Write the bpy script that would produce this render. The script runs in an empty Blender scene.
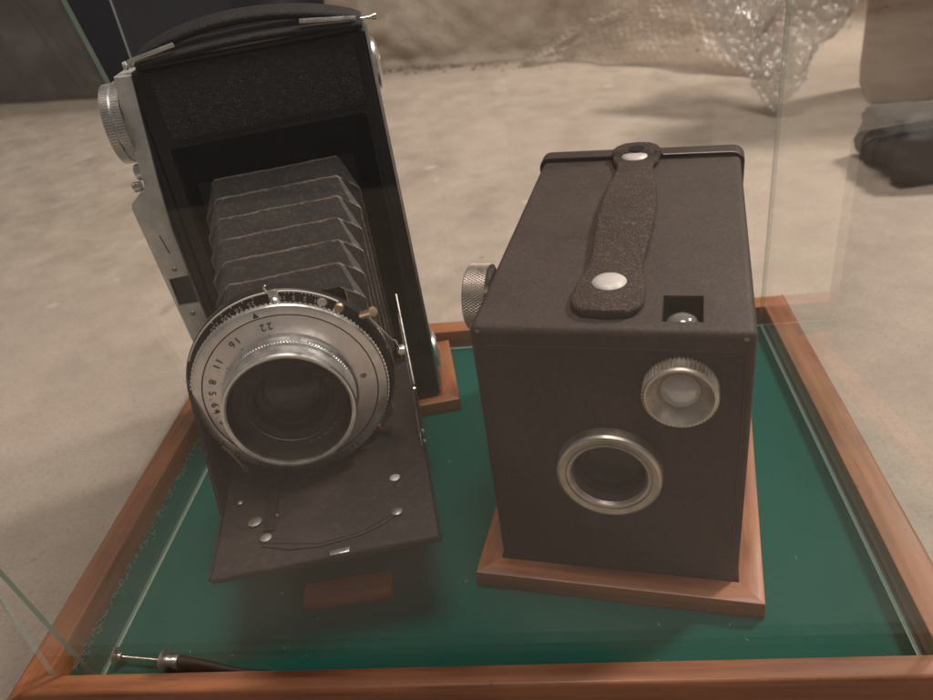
import bpy, bmesh, math, random
from mathutils import Matrix, Vector, Euler, noise
random.seed(7)
S = 0.01                                   # everything below is written in centimetres
PI = math.pi; R = math.radians
scene = bpy.context.scene
COL = scene.collection

# ------------------------------------------------------------------ materials
def nd(nt, t, **kw):
    n = nt.nodes.new(t)
    for k, v in kw.items(): setattr(n, k, v)
    return n
def new_mat(name):
    m = bpy.data.materials.new(name); m.use_nodes = True
    nt = m.node_tree; nt.nodes.clear()
    out = nd(nt, 'ShaderNodeOutputMaterial')
    return m, nt, out
def coords(nt, scale=(1, 1, 1), rot=(0, 0, 0)):
    tc = nd(nt, 'ShaderNodeTexCoord'); mp = nd(nt, 'ShaderNodeMapping')
    mp.inputs['Scale'].default_value = scale; mp.inputs['Rotation'].default_value = rot
    nt.links.new(tc.outputs['Object'], mp.inputs['Vector'])
    return mp.outputs['Vector']
def noise_tex(nt, vec, scale, detail=4, rough=.55, dist=0):
    n = nd(nt, 'ShaderNodeTexNoise')
    n.inputs['Scale'].default_value = scale; n.inputs['Detail'].default_value = detail
    n.inputs['Roughness'].default_value = rough; n.inputs['Distortion'].default_value = dist
    nt.links.new(vec, n.inputs['Vector']); return n.outputs['Fac']
def ramp(nt, fac, stops):
    r = nd(nt, 'ShaderNodeValToRGB'); e = r.color_ramp.elements
    while len(e) < len(stops): e.new(.5)
    for i, (p, c) in enumerate(stops):
        e[i].position = p
        e[i].color = (c[0], c[1], c[2], 1) if isinstance(c, (tuple, list)) else (c, c, c, 1)
    nt.links.new(fac, r.inputs['Fac']); return r.outputs['Color']
def mixc(nt, fac, a, b, blend='MIX'):
    m = nd(nt, 'ShaderNodeMix', data_type='RGBA', blend_type=blend)
    for idx, v in ((0, fac), (6, a), (7, b)):
        if isinstance(v, (int, float)): m.inputs[idx].default_value = v
        elif isinstance(v, tuple): m.inputs[idx].default_value = (*v, 1)
        else: nt.links.new(v, m.inputs[idx])
    return m.outputs[2]
def bump(nt, h, strength, dist, prev=None):
    b = nd(nt, 'ShaderNodeBump'); b.inputs['Strength'].default_value = strength
    b.inputs['Distance'].default_value = dist * S
    nt.links.new(h, b.inputs['Height'])
    if prev is not None: nt.links.new(prev, b.inputs['Normal'])
    return b.outputs['Normal']
def principled(nt, out, col, rough, metal=0, normal=None, **kw):
    p = nd(nt, 'ShaderNodeBsdfPrincipled')
    for k, v in (('Base Color', col), ('Roughness', rough), ('Metallic', metal)):
        if isinstance(v, (int, float)): p.inputs[k].default_value = v
        elif isinstance(v, tuple): p.inputs[k].default_value = (*v, 1)
        else: nt.links.new(v, p.inputs[k])
    if normal is not None: nt.links.new(normal, p.inputs['Normal'])
    for k, v in kw.items(): p.inputs[k.replace('_', ' ')].default_value = v
    nt.links.new(p.outputs[0], out.inputs['Surface']); return p

def metal_mat(name, col, rough=.28, dirt=.35, scale=250, streak=(1, 1, 1), dark=.35):
    m, nt, out = new_mat(name)
    v = coords(nt, streak)
    n1 = noise_tex(nt, v, scale, 5, .6); n2 = noise_tex(nt, coords(nt), 70, 6, .65)
    spots = ramp(nt, n2, [(.40, 0), (.68, 1)])
    c = mixc(nt, mixv(nt, spots, dirt), col, tuple(x * dark for x in col))
    r = ramp(nt, n1, [(.3, max(rough - .08, .03)), (.75, rough + .16)])
    principled(nt, out, c, r, .95, bump(nt, n1, .06, .02))
    return m
def mixv(nt, v, k):
    a = nd(nt, 'ShaderNodeMath', operation='MULTIPLY'); nt.links.new(v, a.inputs[0]); a.inputs[1].default_value = k
    return a.outputs[0]
def leather_mat(name, c1, c2, scale=900, bstr=.5, rough=.5, dust=(.16, .12, .10), dusty=.25, grain='cell'):
    m, nt, out = new_mat(name)
    v = coords(nt)
    if grain == 'cell':
        vo = nd(nt, 'ShaderNodeTexVoronoi', feature='DISTANCE_TO_EDGE'); vo.inputs['Scale'].default_value = scale
        wv = nd(nt, 'ShaderNodeVectorMath', operation='ADD')
        nz = nd(nt, 'ShaderNodeTexNoise'); nz.inputs['Scale'].default_value = scale * .4; nt.links.new(v, nz.inputs['Vector'])
        sc = nd(nt, 'ShaderNodeVectorMath', operation='SCALE'); sc.inputs['Scale'].default_value = .003
        nt.links.new(nz.outputs['Color'], sc.inputs[0]); nt.links.new(v, wv.inputs[0]); nt.links.new(sc.outputs[0], wv.inputs[1])
        nt.links.new(wv.outputs[0], vo.inputs['Vector'])
        h = ramp(nt, vo.outputs['Distance'], [(0, 0), (.16, 1)])
    else:
        h = noise_tex(nt, v, scale, 6, .6)
    big = noise_tex(nt, v, 45, 6, .62); fine = noise_tex(nt, v, 420, 4, .6)
    c = mixc(nt, big, c1, c2)
    spots = ramp(nt, fine, [(.52, 0), (.78, 1)])
    cloud = ramp(nt, noise_tex(nt, v, 28, 4, .6), [(.35, .15), (.7, 1)])
    dm = nd(nt, 'ShaderNodeMath', operation='MULTIPLY'); nt.links.new(spots, dm.inputs[0]); nt.links.new(cloud, dm.inputs[1])
    c = mixc(nt, mixv(nt, dm.outputs[0], dusty), c, dust)
    c = mixc(nt, ramp(nt, h, [(.3, 0), (.75, 1)]), c, mixc(nt, 1.0, c, (1.6, 1.55, 1.5), 'MULTIPLY'))
    r = ramp(nt, big, [(.3, rough - .08), (.7, min(rough + .14, 1))])
    principled(nt, out, c, r, 0, bump(nt, h, bstr, .03, bump(nt, big, .12, .08)), Specular_IOR_Level=.32)
    return m
def wood_mat(name, axis, base=(.36, .128, .048), dark=(.14, .042, .016), rough=.42):
    m, nt, out = new_mat(name)
    sc = [1.0, 1.0, 1.0]; sc[axis] = .06
    v = coords(nt, tuple(sc))
    n1 = noise_tex(nt, v, 260, 6, .62, .4); n2 = noise_tex(nt, v, 900, 3, .6); n3 = noise_tex(nt, coords(nt), 22, 4, .6)
    c = mixc(nt, ramp(nt, n1, [(.34, 0), (.68, 1)]), dark, base)
    c = mixc(nt, ramp(nt, n3, [(.35, 0), (.75, .55)]), c, (base[0] * 1.3, base[1] * 1.45, base[2] * 1.6))
    c = mixc(nt, mixv(nt, ramp(nt, n2, [(.6, 0), (.75, 1)]), .45), c, tuple(x * .45 for x in dark))
    nick = noise_tex(nt, coords(nt), 150, 3, .5)
    c = mixc(nt, mixv(nt, ramp(nt, nick, [(.70, 0), (.76, 1)]), .5), c, (.05, .02, .012))
    r = ramp(nt, n3, [(.3, rough - .07), (.7, rough + .2)])
    principled(nt, out, c, r, 0, bump(nt, n1, .12, .03, bump(nt, n3, .15, .12)), Coat_Weight=.15, Coat_Roughness=.2)
    return m

M = {}
M['wood_x'] = wood_mat('stained_wood_x', 0); M['wood_y'] = wood_mat('stained_wood_y', 1)
M['wood_dx'] = wood_mat('dull_wood_x', 0, (.42, .12, .045), (.24, .06, .022), .5)
M['chrome'] = metal_mat('chrome', (.80, .77, .73), .16, .25)
M['satin'] = metal_mat('satin_metal', (.80, .79, .77), .30, .35)
M['dull'] = metal_mat('dull_nickel', (.66, .60, .53), .40, .45)
M['pink'] = metal_mat('dial_metal', (.86, .81, .79), .36, .20, 300, (1, 1, 1))
M['plate'] = metal_mat('top_plate_metal', (.78, .77, .74), .44, .45)
M['brass'] = metal_mat('worn_brass', (.42, .32, .20), .5, .6)
M['copper'] = metal_mat('copper_screw', (.45, .16, .09), .45, .5)
M['rivet'] = flat_rivet = metal_mat('pale_rivet', (.60, .57, .55), .68, .3)
M['dimrivet'] = metal_mat('dim_rivet', (.36, .33, .30), .5, .5)
M['box'] = leather_mat('box_leatherette', (.024, .0175, .0155), (.043, .031, .027), 800, .8, .62, (.16, .11, .09), .22, 'noise')
M['strap'] = leather_mat('cracked_leather', (.012, .008, .007), (.060, .041, .034), 820, .9, .75, (.16, .115, .095), .6, 'cell')
M['skin'] = leather_mat('black_leather', (.013, .012, .012), (.030, .026, .023), 1000, .9, .38, (.16, .135, .12), .35)
M['black'] = leather_mat('black_enamel', (.009, .008, .008), (.014, .011, .011), 160, .04, .30, (.16, .12, .10), .14, 'noise')
M['bedblack'] = leather_mat('dusty_black_enamel', (.012, .009, .008), (.024, .018, .016), 420, .20, .55, (.16, .12, .10), .16, 'noise')
M['pit2'] = leather_mat('strap_leather', (.006, .005, .005), (.011, .009, .008), 900, .5, .62, (.08, .06, .05), .15)
M['pit'] = leather_mat('matt_black', (.004, .004, .004), (.006, .006, .006), 300, .05, .8, (.05, .04, .04), .1, 'noise')

def flat(name, col, rough=.5, metal=0, **kw):
    m, nt, out = new_mat(name)
    n = noise_tex(nt, coords(nt), 300, 3)
    c = mixc(nt, n, tuple(x * .85 for x in col), tuple(min(1, x * 1.12) for x in col))
    principled(nt, out, c, rough, metal, **kw); return m
M['white_ink'] = flat('white_ink', (.62, .58, .54), .6)
M['faint_ink'] = flat('faint_ink', (.20, .17, .15), .6)
M['black_ink'] = flat('black_ink', (.02, .018, .018), .5)
M['cable'] = flat('cable_fabric', (.007, .007, .008), .6)

def bellows_mat():
    m, nt, out = new_mat('bellows_cloth')
    v = coords(nt)
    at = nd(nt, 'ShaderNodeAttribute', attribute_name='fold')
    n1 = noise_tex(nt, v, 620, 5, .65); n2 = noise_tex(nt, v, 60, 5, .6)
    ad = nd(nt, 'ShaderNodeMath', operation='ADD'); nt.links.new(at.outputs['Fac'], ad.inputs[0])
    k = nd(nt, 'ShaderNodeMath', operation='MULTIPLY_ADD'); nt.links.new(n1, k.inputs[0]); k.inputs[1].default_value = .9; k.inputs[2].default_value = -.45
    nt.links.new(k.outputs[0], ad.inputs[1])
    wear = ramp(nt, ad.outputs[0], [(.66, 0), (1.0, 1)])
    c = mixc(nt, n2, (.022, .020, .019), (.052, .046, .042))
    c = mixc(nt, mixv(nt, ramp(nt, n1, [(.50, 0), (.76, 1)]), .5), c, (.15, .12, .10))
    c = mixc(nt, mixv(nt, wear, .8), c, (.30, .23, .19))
    principled(nt, out, c, .62, 0, bump(nt, n1, .5, .03, bump(nt, n2, .4, .12))); return m
M['bellows'] = bellows_mat()

def felt_mat():
    m, nt, out = new_mat('green_felt')
    v = coords(nt)
    n1 = noise_tex(nt, v, 1400, 4, .7); n2 = noise_tex(nt, v, 18, 5, .6); n3 = noise_tex(nt, v, 330, 3, .6)
    c = mixc(nt, n1, (.002, .052, .041), (.005, .130, .100))
    c = mixc(nt, mixv(nt, n2, .6), c, (.003, .052, .040))
    c = mixc(nt, mixv(nt, ramp(nt, n3, [(.70, 0), (.78, 1)]), .5), c, (.10, .20, .16))
    p = principled(nt, out, c, 1, 0, bump(nt, n1, .7, .05), Sheen_Weight=.08, Sheen_Roughness=.5, Specular_IOR_Level=.1)
    p.inputs['Sheen Tint'].default_value = (.1, .6, .45, 1); return m
M['felt'] = felt_mat()

def floor_mat():
    m, nt, out = new_mat('concrete_floor')
    v = coords(nt)
    n0 = noise_tex(nt, v, 3.2, 6, .6); n1 = noise_tex(nt, v, 28, 8, .68); n2 = noise_tex(nt, v, 620, 6, .8); n3 = noise_tex(nt, v, 70, 4, .6)
    c = mixc(nt, ramp(nt, n1, [(.3, 0), (.72, 1)]), (.255, .215, .175), (.455, .395, .33))
    c = mixc(nt, ramp(nt, n0, [(.35, 0), (.65, .7)]), c, (.43, .355, .305))
    c = mixc(nt, mixv(nt, ramp(nt, n2, [(.34, 1), (.50, 0)]), .5), c, (.17, .14, .12))      # aggregate grains
    pits = ramp(nt, n3, [(.245, 1), (.30, 0)])
    c = mixc(nt, mixv(nt, pits, .75), c, (.11, .08, .065))
    # pale splashes and dark stains, each with a shape of its own
    vo = nd(nt, 'ShaderNodeTexVoronoi'); vo.inputs['Scale'].default_value = 17; vo.inputs['Randomness'].default_value = 1
    nt.links.new(coords(nt, (1, 1.15, 1)), vo.inputs['Vector'])
    s = nd(nt, 'ShaderNodeMath', operation='MULTIPLY_ADD'); nt.links.new(n1, s.inputs[0]); s.inputs[1].default_value = .45; nt.links.new(vo.outputs['Distance'], s.inputs[2])
    c = mixc(nt, mixv(nt, ramp(nt, s.outputs[0], [(.25, 1), (.31, 0)]), .35), c, (.66, .60, .54))
    vo2 = nd(nt, 'ShaderNodeTexVoronoi'); vo2.inputs['Scale'].default_value = 5.0
    nt.links.new(coords(nt, (1, 1, 1), (0, 0, .8)), vo2.inputs['Vector'])
    s2 = nd(nt, 'ShaderNodeMath', operation='MULTIPLY_ADD'); nt.links.new(n3, s2.inputs[0]); s2.inputs[1].default_value = .5; nt.links.new(vo2.outputs['Distance'], s2.inputs[2])
    c = mixc(nt, mixv(nt, ramp(nt, s2.outputs[0], [(.265, 1), (.32, 0)]), .5), c, (.16, .12, .10))
    nrm = bump(nt, n2, .35, .06, bump(nt, pits, -.5, .15, bump(nt, n1, .25, .16)))
    principled(nt, out, c, ramp(nt, n1, [(.3, .55), (.7, .8)]), 0, nrm); return m
M['floor'] = floor_mat()
def wall_mat():
    m, nt, out = new_mat('rough_wall')
    v = coords(nt)
    n0 = noise_tex(nt, v, 7, 6, .65); n1 = noise_tex(nt, v, 45, 8, .7); n2 = noise_tex(nt, coords(nt, (1, 1, .5)), 16, 6, .7)
    c = mixc(nt, n1, (.45, .37, .29), (.72, .62, .51))
    c = mixc(nt, ramp(nt, n2, [(.55, 0), (.72, .7)]), c, (.24, .13, .075))
    c = mixc(nt, ramp(nt, n0, [(.45, 0), (.7, .6)]), c, (.74, .66, .57))
    principled(nt, out, c, .9, 0, bump(nt, n1, .8, .6)); return m
M['wall'] = wall_mat()
def cloth_mat(name, c1, c2, sc=30):
    m, nt, out = new_mat(name)
    v = coords(nt)
    n = noise_tex(nt, v, sc, 6, .6); f = noise_tex(nt, v, 500, 3, .6)
    principled(nt, out, mixc(nt, n, c1, c2), .75, 0, bump(nt, f, .3, .05, bump(nt, n, .6, .8))); return m
M['navy'] = cloth_mat('navy_fabric', (.008, .009, .022), (.016, .017, .038), 12)
M['bag'] = cloth_mat('black_bag', (.010, .011, .012), (.030, .031, .032), 20)
M['card'] = cloth_mat('brown_cardboard', (.15, .065, .030), (.21, .10, .052), 14)
M['cardr'] = cloth_mat('red_brown_board', (.25, .16, .115), (.34, .235, .18), 9)
M['lint'] = flat('lint', (.42, .36, .30), .9)
M['rubble'] = flat('rubble', (.30, .20, .13), .95)

def glass_mat(name, tint=(.992, .998, .99), dust=.005, rough=.015, ior=1.40):
    m, nt, out = new_mat(name)
    tr = nd(nt, 'ShaderNodeBsdfTransparent'); tr.inputs[0].default_value = (*tint, 1)
    gl = nd(nt, 'ShaderNodeBsdfGlossy'); gl.inputs['Roughness'].default_value = rough
    gl.inputs['Color'].default_value = (1, 1, 1, 1)
    fr = nd(nt, 'ShaderNodeFresnel'); fr.inputs['IOR'].default_value = ior
    # back faces of a real pane see the ray inside the glass: keep the air-side Fresnel on both faces
    ge = nd(nt, 'ShaderNodeNewGeometry')
    mx = nd(nt, 'ShaderNodeMath', operation='MULTIPLY_ADD'); nt.links.new(ge.outputs['Backfacing'], mx.inputs[0])
    mx.inputs[1].default_value = 1 / ior - ior; mx.inputs[2].default_value = ior
    nt.links.new(mx.outputs[0], fr.inputs['IOR'])
    m1 = nd(nt, 'ShaderNodeMixShader'); nt.links.new(fr.outputs[0], m1.inputs[0]); nt.links.new(tr.outputs[0], m1.inputs[1]); nt.links.new(gl.outputs[0], m1.inputs[2])
    df = nd(nt, 'ShaderNodeBsdfDiffuse'); df.inputs[0].default_value = (.75, .68, .62, 1)
    v = coords(nt); n1 = noise_tex(nt, v, 12, 5, .6); n2 = noise_tex(nt, v, 600, 2, .5)
    a = ramp(nt, n1, [(.3, dust * .5), (.75, dust * 1.3)])
    b = mixv(nt, ramp(nt, n2, [(.74, 0), (.80, 1)]), .10)
    s = nd(nt, 'ShaderNodeMath', operation='ADD'); nt.links.new(a, s.inputs[0]); nt.links.new(b, s.inputs[1])
    m2 = nd(nt, 'ShaderNodeMixShader'); nt.links.new(s.outputs[0], m2.inputs[0]); nt.links.new(m1.outputs[0], m2.inputs[1]); nt.links.new(df.outputs[0], m2.inputs[2])
    nt.links.new(m2.outputs[0], out.inputs['Surface']); return m
M['glass'] = glass_mat('pane_glass')
M['lens'] = glass_mat('lens_glass', (.8, .78, .8), .004, .03, 1.3)
M['deep'] = flat('deep_lens', (.006, .005, .008), .06)
def edge_mat():
    m, nt, out = new_mat('glass_edge')
    v = coords(nt); n = noise_tex(nt, v, 120, 4, .6)
    principled(nt, out, mixc(nt, n, (.15, .30, .24), (.30, .50, .41)), .15, 0); return m
M['edge'] = edge_mat()
def faint_edge():
    m, nt, out = new_mat('case_glass_edge')
    tr = nd(nt, 'ShaderNodeBsdfTransparent'); tr.inputs[0].default_value = (.86, .90, .86, 1)
    df = nd(nt, 'ShaderNodeBsdfPrincipled'); df.inputs['Base Color'].default_value = (.42, .52, .45, 1); df.inputs['Roughness'].default_value = .15
    mx = nd(nt, 'ShaderNodeMixShader'); mx.inputs[0].default_value = .32
    nt.links.new(tr.outputs[0], mx.inputs[1]); nt.links.new(df.outputs[0], mx.inputs[2]); nt.links.new(mx.outputs[0], out.inputs['Surface']); return m
M['edge2'] = faint_edge()
M['bright_line'] = flat('bright_line_mint', (.38, .60, .52), .25)  # pale mint colour paints the bright reflection line at the pane foot
def wrap_mat(name, g0, rg, top=.8, col=(.88, .84, .80), op=1.0):
    m, nt, out = new_mat(name)
    tr = nd(nt, 'ShaderNodeBsdfTransparent'); tr.inputs[0].default_value = (.97, .95, .93, 1)
    gl = nd(nt, 'ShaderNodeBsdfGlossy'); gl.inputs['Roughness'].default_value = rg * .4
    tl = nd(nt, 'ShaderNodeBsdfTranslucent'); tl.inputs[0].default_value = (*col, 1)
    df = nd(nt, 'ShaderNodeBsdfDiffuse'); df.inputs[0].default_value = (*col, 1)
    v = coords(nt); n = noise_tex(nt, v, 90, 5, .6); nb = bump(nt, n, .8, .5)
    for s_ in (gl, df): nt.links.new(nb, s_.inputs['Normal'])
    a = nd(nt, 'ShaderNodeMixShader'); a.inputs[0].default_value = .5; nt.links.new(tl.outputs[0], a.inputs[1]); nt.links.new(df.outputs[0], a.inputs[2])
    b = nd(nt, 'ShaderNodeMixShader'); nt.links.new(ramp(nt, n, [(.35, .42 * op), (.7, .75 * op)]), b.inputs[0]); nt.links.new(tr.outputs[0], b.inputs[1]); nt.links.new(a.outputs[0], b.inputs[2])
    lw = nd(nt, 'ShaderNodeLayerWeight'); lw.inputs['Blend'].default_value = .35; nt.links.new(nb, lw.inputs['Normal'])
    c = nd(nt, 'ShaderNodeMixShader'); nt.links.new(ramp(nt, lw.outputs['Fresnel'], [(0, g0), (1, top)]), c.inputs[0]); nt.links.new(b.outputs[0], c.inputs[1]); nt.links.new(gl.outputs[0], c.inputs[2])
    nt.links.new(c.outputs[0], out.inputs['Surface']); return m
M['wrap'] = wrap_mat('bubble_wrap_film', .26, .30, .85, (.92, .90, .88), 1.05); M['wrap2'] = wrap_mat('dull_bubble_wrap', .06, .7, .35, (.68, .60, .53), .95)

# ------------------------------------------------------------------ mesh building (cm, local to the thing)
class MB:
    def __init__(self): self.b = bmesh.new()
    def _add(self, tmp, T=None, mi=0):
        if T is not None: bmesh.ops.transform(tmp, matrix=T, verts=tmp.verts)
        me = bpy.data.meshes.new('t'); 
        for f in tmp.faces: f.material_index = mi
        tmp.to_mesh(me); tmp.free(); self.b.from_mesh(me); bpy.data.meshes.remove(me); return self
    def box(self, x0, x1, y0, y1, z0, z1, bev=0, seg=2, T=None, mi=0):
        t = bmesh.new(); bmesh.ops.create_cube(t, size=1)
        bmesh.ops.scale(t, vec=(x1 - x0, y1 - y0, z1 - z0), verts=t.verts)
        bmesh.ops.translate(t, vec=((x0 + x1) / 2, (y0 + y1) / 2, (z0 + z1) / 2), verts=t.verts)
        if bev: bmesh.ops.bevel(t, geom=list(t.edges), offset=bev, segments=seg, profile=.5, affect='EDGES')
        return self._add(t, T, mi)
    def prism(self, poly, z0, z1, bev=0, T=None, mi=0, seg=2):
        t = bmesh.new()
        vs = [t.verts.new((x, y, z0)) for x, y in poly]; f = t.faces.new(vs)
        r = bmesh.ops.extrude_face_region(t, geom=[f])
        nv = [e for e in r['geom'] if isinstance(e, bmesh.types.BMVert)]
        bmesh.ops.translate(t, vec=(0, 0, z1 - z0), verts=nv)
        bmesh.ops.recalc_face_normals(t, faces=t.faces)
        if bev:
            ed = [e for e in t.edges if len(e.link_faces) == 2 and (e.link_faces[0] in t.faces) and abs(e.verts[0].co.z - e.verts[1].co.z) < 1e-6]
            bmesh.ops.bevel(t, geom=ed, offset=bev, segments=seg, profile=.5, affect='EDGES')
        return self._add(t, T, mi)
    def lathe(self, prof, n=64, T=None, mi=0, closed=False, a0=0, a1=2 * PI):
        """prof: (r, z) pairs, revolved round z"""
        t = bmesh.new(); full = abs(a1 - a0 - 2 * PI) < 1e-6
        cnt = n if full else n + 1
        rings = []
        for r, z in prof:
            if r < 1e-6: rings.append([t.verts.new((0, 0, z))] * cnt)
            else: rings.append([t.verts.new((r * math.cos(a0 + (a1 - a0) * i / n), r * math.sin(a0 + (a1 - a0) * i / n), z)) for i in range(cnt)])
        prs = list(zip(rings, rings[1:])) + ([(rings[-1], rings[0])] if closed else [])
        for A, B in prs:
            for i in range(n):
                j = (i + 1) % cnt if full else i + 1
                q = []
                for v in (A[i], A[j], B[j], B[i]):
                    if v not in q: q.append(v)
                if len(q) >= 3:
                    try: t.faces.new(q)
                    except ValueError: pass
        if not full and closed:
            for k in (0, -1):
                try: t.faces.new([r_[k] for r_ in rings])
                except ValueError: pass
        bmesh.ops.recalc_face_normals(t, faces=t.faces)
        return self._add(t, T, mi)
    def knurl(self, r, z0, z1, n=90, depth=.05, T=None, mi=0, inner=0):
        """toothed ring"""
        t = bmesh.new(); A = []; B = []; C0 = []; C1 = []
        for i in range(n):
            for k, rr in ((0, r - depth), (.3, r), (.6, r), (.9, r - depth)):
                a = 2 * PI * (i + k) / n; ca, sa = math.cos(a), math.sin(a); q = r - depth - .06
                A.append(t.verts.new((rr * ca, rr * sa, z0))); B.append(t.verts.new((rr * ca, rr * sa, z1)))
                C0.append(t.verts.new((q * ca, q * sa, z0))); C1.append(t.verts.new((q * ca, q * sa, z1)))
        m = len(A)
        for i in range(m):
            j = (i + 1) % m
            t.faces.new((A[i], A[j], B[j], B[i])); t.faces.new((B[i], B[j], C1[j], C1[i])); t.faces.new((A[j], A[i], C0[i], C0[j]))
        return self._add(t, T, mi)
    def tube(self, pts, r, n=10, T=None, mi=0, cap=True):
        t = bmesh.new(); P = [Vector(p) for p in pts]; rs = r if isinstance(r, (list, tuple)) else [r] * len(P)
        prev = None; rings = []
        for i, p in enumerate(P):
            d = (P[min(i + 1, len(P) - 1)] - P[max(i - 1, 0)]).normalized()
            if prev is None:
                u = d.orthogonal().normalized()
            else: u = (prev - d * prev.dot(d)).normalized()
            prev = u; w = d.cross(u)
            rings.append([t.verts.new(p + (u * math.cos(2 * PI * k / n) + w * math.sin(2 * PI * k / n)) * rs[i]) for k in range(n)])
        for A, B in zip(rings, rings[1:]):
            for k in range(n): t.faces.new((A[k], A[(k + 1) % n], B[(k + 1) % n], B[k]))
        if cap: t.faces.new(rings[0][::-1]); t.faces.new(rings[-1])
        bmesh.ops.recalc_face_normals(t, faces=t.faces)
        return self._add(t, T, mi)
    def ribbon(self, pts, widths, th, T=None, mi=0, side=Vector((1, 0, 0)), rnd=.35):
        """strip along pts (centres), given half widths along 'side', rounded edges"""
        t = bmesh.new(); P = [Vector(p) for p in pts]; rings = []
        for i, p in enumerate(P):
            d = (P[min(i + 1, len(P) - 1)] - P[max(i - 1, 0)]).normalized()
            sd = (side - d * side.dot(d)).normalized(); up = sd.cross(d).normalized()
            w = widths[i]; h = th / 2; e = min(h, w * .5)
            prof = [(-w, 0), (-w + e * .3, h * .75), (-w + e, h), (0, h * 1.05), (w - e, h), (w - e * .3, h * .75), (w, 0), (w - e * .3, -h * .75), (w - e, -h), (0, -h), (-w + e, -h), (-w + e * .3, -h * .75)]
            rings.append([t.verts.new(p + sd * a + up * b) for a, b in prof])
        n = len(rings[0])
        for A, B in zip(rings, rings[1:]):
            for k in range(n): t.faces.new((A[k], A[(k + 1) % n], B[(k + 1) % n], B[k]))
        t.faces.new(rings[0][::-1]); t.faces.new(rings[-1])
        bmesh.ops.recalc_face_normals(t, faces=t.faces)
        return self._add(t, T, mi)
    def done(self, name, mats, parent=None, angle=35, smooth=True):
        me = bpy.data.meshes.new(name)
        bmesh.ops.scale(self.b, vec=(S, S, S), verts=self.b.verts)
        self.b.to_mesh(me); self.b.free()
        for m in (mats if isinstance(mats, (list, tuple)) else [mats]): me.materials.append(m)
        if smooth:
            for p in me.polygons: p.use_smooth = True
            me.set_sharp_from_angle(angle=R(angle))
        o = bpy.data.objects.new(name, me); COL.objects.link(o)
        if parent is not None: o.parent = parent
        return o
def cut(o, cutter):
    """subtract the cutter mesh from o (evaluated modifier, no operators)"""
    md = o.modifiers.new('b', 'BOOLEAN'); md.operation = 'DIFFERENCE'; md.object = cutter; md.solver = 'EXACT'
    bpy.context.view_layer.update()
    dg = bpy.context.evaluated_depsgraph_get()
    me = bpy.data.meshes.new_from_object(o.evaluated_get(dg)); o.modifiers.clear(); old = o.data; o.data = me; me.name = o.name
    bpy.data.objects.remove(cutter); bpy.data.meshes.remove(old)
    for p in me.polygons: p.use_smooth = True
    me.set_sharp_from_angle(angle=R(30))
def thing(name, label, cat, loc=(0, 0, 0), rot=(0, 0, 0), group=None):
    o = bpy.data.objects.new(name, None); COL.objects.link(o)
    o.location = Vector(loc) * S; o.rotation_euler = rot; o.empty_display_size = .01
    return tag(o, label, cat, group)
def tag(o, label, cat=None, group=None):
    o['label'] = label
    if cat: o['category'] = cat
    if group: o['group'] = group
    return o
T_ = Matrix.Translation
def TR(loc, rx=0, ry=0, rz=0): return T_(loc) @ Euler((rx, ry, rz)).to_matrix().to_4x4()

# glyphs as thin relief
GC = {}
def glyph(ch):
    if ch in GC: return GC[ch]
    cu = bpy.data.curves.new('g', 'FONT'); cu.body = ch; cu.size = 1; cu.extrude = .02; cu.align_x = 'CENTER'; cu.align_y = 'CENTER'; cu.resolution_u = 3
    o = bpy.data.objects.new('g', cu); COL.objects.link(o); bpy.context.view_layer.update()
    me = bpy.data.meshes.new_from_object(o.evaluated_get(bpy.context.evaluated_depsgraph_get()))
    bpy.data.objects.remove(o); bpy.data.curves.remove(cu); GC[ch] = me; return me
def put_text(mb, s, size, T, spacing=.62):
    for i, ch in enumerate(s):
        if ch == ' ': continue
        t = bmesh.new(); t.from_mesh(glyph(ch))
        bmesh.ops.transform(t, matrix=T @ T_((((i - (len(s) - 1) / 2) * spacing * size), 0, 0)) @ Matrix.Diagonal((size, size, size * .25, 1)), verts=t.verts)
        mb._add(t)
def ring_text(mb, s, size, r, z, ang, flip=False, T=Matrix.Identity(4), step=None, tilt=0):
    """text on a circle, centred at angle ang (deg, ccw from +x); flip: tops point to the centre"""
    st = step if step else math.degrees(.68 * size / r)
    for i, ch in enumerate(s):
        if ch == ' ': continue
        k = i - (len(s) - 1) / 2
        a = R(ang + (k * st if flip else -k * st))
        M_ = T @ Matrix.Rotation(a, 4, 'Z') @ T_((r, 0, z)) @ Matrix.Rotation(PI / 2 if flip else -PI / 2, 4, 'Z')
        t = bmesh.new(); t.from_mesh(glyph(ch))
        bmesh.ops.transform(t, matrix=M_ @ Matrix.Diagonal((size, size, size * .25, 1)), verts=t.verts); mb._add(t)

# ------------------------------------------------------------------ setting
FZ = -1.5
def grid(name, mat, fn, nu, nv, parent=None, attr=None):
    me = bpy.data.meshes.new(name); vs = []; fs = []
    for j in range(nv + 1):
        for i in range(nu + 1): vs.append(Vector(fn(i / nu, j / nv)) * S)
    for j in range(nv):
        for i in range(nu):
            a = j * (nu + 1) + i; fs.append((a, a + 1, a + nu + 2, a + nu + 1))
    me.from_pydata(vs, [], fs); me.materials.append(mat)
    for p in me.polygons: p.use_smooth = True
    o = bpy.data.objects.new(name, me); COL.objects.link(o); o.parent = parent; return o
fl = grid('floor', M['floor'], lambda u, v: (-300 + 600 * u, -52 + 300 * v, FZ), 4, 4); fl['kind'] = 'structure'

def nz(x, y, z=0, s=1.0): return noise.noise(Vector((x * s, y * s, z * s)))
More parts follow.
